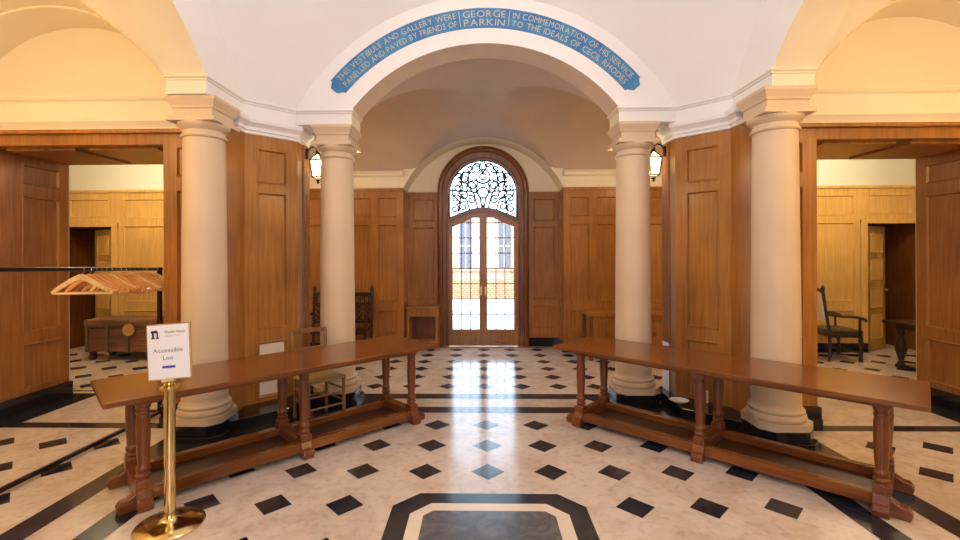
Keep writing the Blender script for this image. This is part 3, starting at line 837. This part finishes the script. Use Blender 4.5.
# ------------------------------------------------------------------ FURNITURE BY THE FAR WALL
# carved settle left
t = thing('carved_settle', 'dark carved wooden settle with spindle back against the panelling, behind the left inner column', 'settle', (-2.42, 7.66, 0))
mb = MB(); mb.box(-.52, .52, -.24, .22, .40, .45); mb.build('seat', WALN, t, bevel=.004, smooth=0)
for x in (-.50, .50):
    mb = MB(); mb.lathe([(.03, 0), (.03, .1), (.02, .12), (.034, .22), (.02, .3), (.03, .34), (.03, .4)], (x*.97, -.2, 0), 12); mb.build('leg', WALN, t)
    mb = MB(); mb.tube([(x, .2, 0), (x, .2, .45), (x, .25, 1.08)], .026, 8); mb.lathe([(.02, 1.08), (.035, 1.11), (.02, 1.15), (.004, 1.17)], (x, .25, 0), 10); mb.build('back_post', WALN, t)
    mb = MB(); mb.tube([(x, .2, .68), (x, .0, .70), (x, -.2, .68)], .02); mb.tube([(x, -.19, .45), (x, -.19, .68)], .018); mb.build('armrest', WALN, t)
mb = MB(); mb.box(-.5, .5, .215, .25, .98, 1.05); mb.box(-.5, .5, .20, .235, .84, .87); mb.box(-.5, .5, .20, .235, .52, .56); mb.build('back_rail', WALN, t, bevel=.003, smooth=0)
mb = MB()
for i in range(13):
    x = -.45+.9*i/12; mb.lathe([(.009, .86), (.016, .90), (.009, .93), (.016, .96), (.009, .99)], (x, .225, 0), 8)
for i in range(7):
    x = -.42+.84*i/6; mb.tube([(x-.06, .218, .56), (x+.05, .218, .66), (x-.05, .218, .76), (x+.06, .218, .85)], .014, 6)
    mb.tube([(x+.06, .218, .56), (x-.05, .218, .66), (x+.05, .218, .76), (x-.06, .218, .85)], .014, 6)
mb.build('carved_back', WALN, t)
# stand in the niche
t = thing('open_stand', 'small oak stand with open front and low shelf, beside the glazed door', 'stand', (-1.08, 8.26, 0))
mb = MB(); mb.box(-.29, .29, -.19, .2, .735, .77); mb.build('top', OAK, t, bevel=.004, smooth=0)
mb = MB(); mb.box(-.27, .27, -.17, .18, .60, .735); mb.build('apron', OAK, t, bevel=.003, smooth=0)
mb = MB(); mb.box(-.26, .26, -.15, .17, .13, .16); mb.build('shelf', OAK, t, smooth=0)
mb = MB(); mb.box(-.26, .26, .15, .17, .16, .60); mb.build('back_panel', OAKD, t, smooth=0)
for x in (-.25, .25):
    for y in (-.15, .15):
        mb = MB(); mb.cbox((x, y, .30), (.045, .045, .60)); mb.build('leg', OAK, t, bevel=.003, smooth=0)
# coffer right
t = thing('oak_coffer', 'panelled oak coffer with dark corner posts against the panelling, behind the right inner column', 'chest', (2.32, 7.62, 0))
mb = MB(); mb.box(-.66, .66, -.30, .26, .70, .745); mb.build('lid', OAK, t, bevel=.006, smooth=0)
mb = MB(); panelled(mb, (-.60, -.26, 0), (1, 0, 0), (0, -1, 0), 1.2, .14, .70, [(.06, .38, .22, .62), (.44, .76, .22, .62), (.82, 1.14, .22, .62)]); mb.box(-.60, .60, -.25, .24, .14, .70)
bd = mb.build('body', OAK, t, smooth=0)
for x in (-.38, 0, .38):
    mb = MB(); mb.lathe([(.03, 0), (.034, .006), (.02, .012), (.008, .016)], n=12)
    o = mb.build('carved_roundel', OAKD, bd); o.rotation_euler = (PI/2, 0, 0); o.location = (x, -.27, .42)
for x in (-.62, .62):
    for y in (-.25, .22):
        mb = MB(); mb.cbox((x, y, .35), (.06, .06, .70)); mb.build('corner_post', OAKD, t, bevel=.004, smooth=0)
# painted trunk, left lobby
t = thing('iron_bound_trunk', 'old brown painted trunk with round medallion on low feet, beyond the left doorway', 'trunk', (-5.90, 7.58, 0))
mb = MB(); mb.box(-.54, .54, -.26, .26, .14, .52); tb_ = mb.build('body', TRUNKM, t, bevel=.01, smooth=0)
mb = MB(); mb.box(-.56, .56, -.28, .28, .525, .66); mb.build('lid', TRUNKM, t, bevel=.03, smooth=0)
mb = MB()
for x in (-.5, -.17, .17, .5):
    mb.box(x-.02, x+.02, -.287, -.26, .14, .655)
mb.box(-.55, .55, -.270, -.26, .30, .33); mb.build('iron_strap', STRAP, t, smooth=0)
mb = MB(); mb.lathe([(.10, 0), (.10, .012), (.07, .018), (.06, .012), (.03, .02), (.002, .022)], n=20); o = mb.build('medallion', BRASSD, t); o.rotation_euler = (PI/2, 0, 0); o.location = (.20, -.288, .50)
for x in (-.46, .46):
    for y in (-.2, .2):
        mb = MB(); mb.lathe([(.045, 0), (.06, .05), (.05, .10), (.06, .14)], (x, y, 0), 12); mb.build('foot', WALN, t)
# armchair, right lobby
t = thing('carved_armchair', 'dark carved armchair with leather seat and pale back, beyond the right doorway', 'armchair', (5.64, 7.55, 0), math.radians(84))
mb = MB(); mb.box(-.28, .28, -.26, .24, .43, .49); mb.build('seat', LEATH, t, bevel=.015, smooth=0)
mb = MB(); mb.box(-.28, .28, -.25, .23, .38, .43); mb.build('seat_frame', WALN, t, bevel=.003, smooth=0)
for x in (-.26, .26):
    mb = MB(); mb.lathe([(.02, 0), (.032, .04), (.02, .08), (.03, .15), (.018, .22), (.034, .30), (.03, .38)], (x, -.23, 0), 12); mb.build('leg', WALN, t)
    mb = MB(); mb.tube([(x, .22, 0), (x, .21, .45), (x, .27, .8), (x, .31, 1.12)], .022); mb.lathe([(.02, 1.10), (.034, 1.14), (.02, 1.17), (.004, 1.2)], (x, .31, 0), 10); mb.build('back_post', WALN, t)
    mb = MB(); mb.tube([(x, .25, .74), (x*1.08, .05, .71), (x*1.12, -.15, .70), (x*1.12, -.27, .67), (x*1.12, -.29, .64)], .022); mb.tube([(x*1.1, -.2, .43), (x*1.12, -.2, .69)], .018); mb.build('armrest', WALN, t)
mb = MB(); mb.tube([(-.26, -.23, .14), (.26, -.23, .14)], .014)
for x in (-.26, .26): mb.tube([(x, -.23, .12), (x, .22, .12)], .014)
mb.build('stretcher', WALN, t)
mb = MB(); mb.cbox((0, .275, .86), (.42, .05, .48), Matrix.Rotation(-.13, 3, 'X')); mb.build('back_cushion', IVORY, t, bevel=.015, smooth=0)
mb = MB(); mb.tube([(-.26, .305, 1.08), (-.1, .31, 1.13), (.1, .31, 1.13), (.26, .305, 1.08)], .025); mb.build('crest_rail', WALN, t)
# dark table, right lobby
t = thing('dark_side_table', 'dark wooden table with a bulbous turned leg, half hidden beyond the right doorway', 'table', (6.78, 6.70, 0))
mb = MB(); mb.box(-.80, .80, -.36, .36, .655, .69); mb.build('tabletop', WALN, t, bevel=.004, smooth=0)
mb = MB(); mb.box(-.66, .66, -.28, .28, .58, .655); mb.build('apron', WALN, t, smooth=0)
for x in (-.62, .62):
    for y in (-.24, .24):
        mb = MB(); mb.lathe([(.045, 0), (.05, .06), (.03, .10), (.045, .17), (.072, .27), (.07, .36), (.045, .43), (.03, .47), (.05, .5), (.05, .58)], (x, y, 0), 16); mb.build('leg', WALN, t)
    mb = MB(); mb.box(x-.04, x+.04, -.3, .3, 0, .05); mb.build('foot', WALN, t, bevel=.01, smooth=0)

# ------------------------------------------------------------------ LANTERNS
def lantern(x, y, z, s, label):
    t = thing('wall_lantern', label, 'lantern', (x, y, z), 0, 'iron wall lanterns')
    w0, w1, h = .050, .072, .20
    mb = MB()
    def lv(w, zz, sgn): return (sgn[0]*w, sgn[1]*w, zz)
    cs = [(-1, -1), (1, -1), (1, 1), (-1, 1)]
    for i in range(4):
        a, b = cs[i], cs[(i+1) % 4]
        mb.tube([lv(w0, 0, a), lv(w1, h, a)], .008, 6)
        mb.tube([lv(w0, 0, a), lv(w0, 0, b)], .008, 6); mb.tube([lv(w1, h, a), lv(w1, h, b)], .009, 6)
        mb.tube([lv(w1, h, a), (0, 0, h+.09)], .007, 6)
        m = ((a[0]+b[0])/2, (a[1]+b[1])/2); mb.tube([(m[0]*w0, m[1]*w0, 0), (m[0]*w1, m[1]*w1, h)], .005, 6)
    mb.lathe([(.03, -.03), (.012, -.05), (.016, -.065), (.003, -.08)], n=10)
    mb.lathe([(.03, h+.085), (.02, h+.11), (.012, h+.14)], n=10)
    mb.build('lantern_frame', IRON, t)
    mb = MB()
    for i in range(4):
        a, b = cs[i], cs[(i+1) % 4]
        mb.face([lv(w0-.004, 0, a), lv(w0-.004, 0, b), lv(w1-.004, h, b), lv(w1-.004, h, a)])
        mb.face([lv(w1-.004, h, a), lv(w1-.004, h, b), (0, 0, h+.08)])
    mb.face([lv(w0-.004, 0, c) for c in cs])
    mb.build('lantern_glass', LANTG, t, smooth=0)
    mb = MB(); dx = s*2.118-x
    mb.tube([(0, 0, h+.13), (dx*.3, 0, h+.17), (dx*.7, 0, h+.15), (dx, 0, h+.10)], .01, 8); mb.cbox((dx-s*.006, 0, h+.08), (.012, .05, .12)); mb.build('bracket', IRON, t)
lantern(-1.985, 5.46, 2.62, -1, 'lit iron lantern beside the left inner column')
lantern(1.985, 5.46, 2.62, 1, 'lit iron lantern beside the right inner column')
for x in (-1.80, 1.80):
    l = bpy.data.lights.new('lantern_light', 'POINT'); l.energy = 10; l.color = (1, .75, .42); l.shadow_soft_size = .06
    o = bpy.data.objects.new('lantern_light', l); COL.objects.link(o); o.location = (x*.93, 5.75, 2.72)

# ------------------------------------------------------------------ small things on the right plinth
mb = MB(); mb.lathe([(.055, 0), (.06, .004), (.095, .022), (.10, .026), (.09, .022), (.05, .010), (.002, .008)], n=28, cap=False)
o = tag(mb.build('white_dish', CERAM), 'white round dish on the black plinth under the right-hand table', 'dish'); o.location = (2.07, 4.98, .106)
t = thing('floor_socket', 'small pale slotted box against the wood above the black plinth, under the right-hand table', 'socket', (2.335, 5.00, .106), math.radians(-45))
mb = MB(); mb.box(-.055, .055, -.02, .0, 0, .13); mb.build('casing', PANELC, t, bevel=.003, smooth=0)
mb = MB()
for k in range(5): mb.box(-.042, .042, -.023, -.019, .02+.022*k, .028+.022*k)
mb.build('slots', INKG, t, smooth=0)

# ------------------------------------------------------------------ CLOTHES RACK + HANGERS
RX = -3.46
def rz_(y): return 1.612-.061*(y-2.85)/2.01
t = thing('clothes_rack', 'black metal clothes rail standing in the left side bay', 'clothes rack', (RX, 0, 0))
mb = MB(); mb.tube([(0, 2.85, rz_(2.85)), (0, 4.86, rz_(4.86))], .016, 10); mb.build('top_rail', BLKMETAL, t)
for y in (2.85, 4.83):
    mb = MB(); mb.box(-.017, .017, y-.017, y+.017, .03, rz_(y)+.018); mb.build('upright', BLKMETAL, t, smooth=0)
    mb = MB(); mb.box(-.24, .24, y-.015, y+.015, .03, .055); mb.build('foot', BLKMETAL, t, smooth=0)
    for x in (-.22, .22):
        mb = MB(); mb.lathe([(.018, 0), (.02, .012), (.018, .03)], (x, y, 0), 12); mb.build('caster', BLKMETAL, t)
mb = MB(); mb.box(-.015, .015, 2.85, 4.83, .02, .05); mb.build('base_rail', BLKMETAL, t, smooth=0)
def hanger(label, mat, y, rz, tilt=0):
    t = thing('coat_hanger', label, 'coat hanger', (RX, y, rz_(y)-.008), rz, 'wooden coat hangers on the black rail')
    mb = MB(); P = []
    for s in (-1, 1):
        q = []
        for i in range(9):
            u = i/8; q.append((s*.245*u, -.01*math.sin(u*PI)+.02*u*u, -.055-.140*u**1.15))
        rs = [.012+.006*math.sin(PI*min(1, i/8+.15)) for i in range(9)]
        # flattened timber arm
        r0 = None
        for i in range(8):
            a, b = Vector(q[i]), Vector(q[i+1]); m = (a+b)/2; d = (b-a); ang = math.atan2(d.z, d.x)
            mb.cbox(m, (d.length*1.12, .020, .046-.016*i/8), Matrix.Rotation(-ang, 3, 'Y'))
        P.append(q[-1])
    mb.build('shoulder', mat, t, bevel=.003, smooth=30)
    mb = MB(); mb.tube([(-.225, .015, -.200), (.225, .015, -.200)], .010, 8)
    mb.build('trouser_bar', mat, t)
    mb = MB(); pts = [(0, 0, -.08), (0, 0, -.035)]
    for i in range(10):
        a = -PI/2+ (PI*1.35)*i/9; pts.append((.024*math.cos(a)*1.0, 0, -.002+.024*math.sin(a)))
    mb.tube(pts, .0025, 6); mb.build('hook', STEEL, t)
    return t
ORD = ['second', 'third', 'fourth', 'fifth', 'sixth', 'seventh', 'eighth', 'ninth', 'tenth', 'eleventh', 'twelfth', 'thirteenth', 'fourteenth', 'fifteenth']
h0 = hanger('pale wooden coat hanger nearest the camera on the black rail', HANGP, 3.87, .10)
h1 = hanger('second wooden coat hanger from the near end of the black rail', HANGO, 3.95, -.1)
for i in range(1, 14):
    h = copy_tree(h0 if i in (4, 9) else h1); h.location.y = 3.95+.056*i+random.uniform(-.006, .006); h.location.z = rz_(h.location.y)-.008; h.rotation_euler.z = -.06+.13*math.sin(i*.9)+random.uniform(-.03, .03); h.rotation_euler.y = random.uniform(-.07, .07)
    h['label'] = '%s wooden coat hanger from the near end of the black rail' % ORD[i]
h = copy_tree(h0); h.location.y = 4.765; h.location.z = rz_(4.765)-.008; h.rotation_euler.z = .05; h['label'] = 'pale wooden coat hanger farthest along the black rail, next to its upright'

# ------------------------------------------------------------------ STANCHION SIGN
t = thing('stanchion_sign', 'brass stanchion on a round base holding a white notice, at the left front', 'sign', (-2.01, 2.86, 0), 0)
mb = MB(); mb.lathe([(.195, 0), (.197, .01), (.19, .018), (.12, .034), (.06, .045), (.04, .06), (.036, .075)], n=56); mb.build('base', BRASS, t, smooth=50)
mb = MB(); mb.lathe([(.032, .07), (.032, .86)], n=32); mb.build('post', BRASS, t, smooth=50)
mb = MB(); mb.lathe([(.034, .86), (.06, .868), (.062, .878), (.036, .885), (.03, .895), (.045, .905), (.045, .915), (.02, .93)], n=32); mb.build('post_cap', BRASS, t, smooth=50)
sf = bpy.data.objects.new('sign_frame', None)
mb = MB(); w, h = .128, .335
mb.box(-w-.008, w+.008, -.004, .010, -.008, h+.008)
sf = mb.build('sign_frame', BRASSD, t, bevel=.002, smooth=0); sf.location = (.005, 0, .925); sf.rotation_euler = (math.radians(-4), math.radians(-4.5), math.radians(3))
mb = MB(); mb.box(-w, w, -.007, -.004, 0, h); sh = mb.build('notice_sheet', PAPER, sf, smooth=0)
sh.parent = sf
mb = MB()
def line(s, cx, z, hh, width):
    xs = width/textlen(s, .10)
    put_text(mb, s, lambda u, v: Vector((cx-width/2+u, -.0085, z+v)), xs, hh/.72, .10)
line('Rhodes House', .045, .283, .017, .125)
mb.mi = 1; line('University of Oxford', .030, .262, .008, .09); mb.build('letterhead', [INK, INKG], sf, smooth=0); mb = MB()
# the n-shaped mark
mb.face([(-.098, -.0085, .255), (-.085, -.0085, .255), (-.085, -.0085, .30), (-.098, -.0085, .30)])
mb.face([(-.070, -.0085, .255), (-.060, -.0085, .255), (-.060, -.0085, .292), (-.070, -.0085, .292)])
mb.face([(-.104, -.0085, .288), (-.066, -.0085, .288), (-.060, -.0085, .292), (-.066, -.0085, .305), (-.104, -.0085, .302)])
mb.face([(-.104, -.0085, .252), (-.080, -.0085, .252), (-.080, -.0085, .259), (-.104, -.0085, .259)])
mb.face([(-.074, -.0085, .252), (-.054, -.0085, .252), (-.054, -.0085, .259), (-.074, -.0085, .259)])
mb.build('logo', INK, sf, smooth=0); mb = MB()
line('Accessible', -.003, .165, .026, .185); mb.build('notice_text', INKG, sf, smooth=0); mb = MB(); line('Loo', -.003, .118, .026, .062)
mb.build('notice_text', INKG, sf, smooth=0); mb = MB(); mb.face([(-.042, -.0085, .066), (.040, -.0085, .066), (.040, -.0085, .080), (-.042, -.0085, .080)])
mb.build('blue_dash', INKB, sf, smooth=0)

# ------------------------------------------------------------------ OUTSIDE
mb = MB(); mb.box(-40, 40, 8.9, 60, -.2, -.03); tag(mb.build('terrace', PAVE, smooth=0), None, None, kind='structure')
mb = MB(); mb.box(-14, 14, 17.8, 18.2, -.05, 1.05); mb.box(-14.1, 14.1, 17.72, 18.28, 1.05, 1.14)
tag(mb.build('garden_wall', BRICK, smooth=0), 'low red-brick garden wall seen through the door glass', 'wall')
t = thing('stone_building', 'pale stone building with tall windows between piers, seen through the door glass', 'building', (0, 24, 0))
mb = MB(); mb.box(-11, 11, .3, .7, -.05, 3.75); mb.build('wall', EXTST, t, smooth=0)
for i in range(-5, 6):
    x = -.82+2.03*i
    mb = MB(); mb.box(x-.29, x+.29, .22, .30, .6, 3.6); wn = mb.build('window', EXTGL, t, smooth=0)
    mb = MB(); mb.box(x-.02, x+.02, .19, .22, .6, 3.6)
    mb.box(x-.29, x+.29, .19, .22, 2.1, 2.15); mb.build('mullion', EXTST, wn, smooth=0)
    mb = MB(); mb.box(x+.35, x+1.68, .1, .3, -.05, 3.62); mb.build('pier', EXTST, t, smooth=0, bevel=.02)
mb = MB(); mb.box(-11, 11, .0, .7, 3.62, 3.80); mb.build('parapet', EXTST, t, smooth=0)

# ------------------------------------------------------------------ LIGHT
w = bpy.data.worlds.new('World'); SC.world = w; w.use_nodes = True
bg = w.node_tree.nodes['Background']; bg.inputs[0].default_value = (.62, .80, 1.0, 1); bg.inputs[1].default_value = 6.0
def sun(e, rot, col=(1, .95, .85)):
    l = bpy.data.lights.new('sun', 'SUN'); l.energy = e; l.angle = .01; l.color = col
    o = bpy.data.objects.new('sun', l); COL.objects.link(o); o.rotation_euler = rot; return o
sun(8, (math.radians(42), 0, math.radians(20)))
def area(name, loc, rot, size, e, col, sy=None, spread=None):
    l = bpy.data.lights.new(name, 'AREA'); l.energy = e; l.color = col; l.size = size
    if sy: l.shape = 'RECTANGLE'; l.size_y = sy
    if spread: l.spread = spread
    o = bpy.data.objects.new(name, l); COL.objects.link(o); o.location = loc; o.rotation_euler = rot; return o
def point(name, loc, e, col, r=.15):
    l = bpy.data.lights.new(name, 'POINT'); l.energy = e; l.color = col; l.shadow_soft_size = r
    o = bpy.data.objects.new(name, l); COL.objects.link(o); o.location = loc; return o
# daylight entering at the door
pl = area('door_portal', (0, 8.72, 1.75), (-PI/2, 0, 0), 1.3, 1, (1, 1, 1), 3.4); pl.data.cycles.is_portal = True
# rotunda: added fill lights, one under the dome, one behind the camera
point('rotunda_fill', (0, 2.3, 4.3), 95, (1.0, .93, .90), .35)
area('rear_fill', (0, -1.0, 2.2), (PI/2, 0, 0), 2.2, 105, (.88, .89, 1.0), 3.0)
for s in (-1, 1):
    point('bay_lamp', (s*4.1, 2.3, 3.1), 92, (1.0, .68, .32), .18)
    point('lobby_lamp', (s*5.6, 6.7, 3.2), 75, (1.0, .84, .58), .18)
point('north_lamp', (-2.7, 6.8, 3.0), 17, (1.0, .72, .46), .2)
point('north_lamp', (2.7, 6.8, 3.0), 17, (1.0, .72, .46), .2)

# ------------------------------------------------------------------ CAMERA
cam = bpy.data.cameras.new('camera'); co = bpy.data.objects.new('camera', cam); COL.objects.link(co); SC.camera = co
cam.lens = 461/960*36; cam.sensor_width = 36; cam.clip_start = .02
cam.shift_x = 9/960; cam.shift_y = -16/960
M = Matrix.Rotation(.020, 4, 'Z') @ Matrix.Rotation(PI/2, 4, 'X') @ Matrix.Rotation(-.0033, 4, 'Z')
co.matrix_world = Matrix.Translation((-.054, 0, 1.70)) @ M
SC.view_settings.view_transform = 'Standard'; SC.view_settings.look = 'None'; SC.view_settings.gamma = 1
SC.view_settings.use_curve_mapping = False
SC.view_settings.exposure = 0
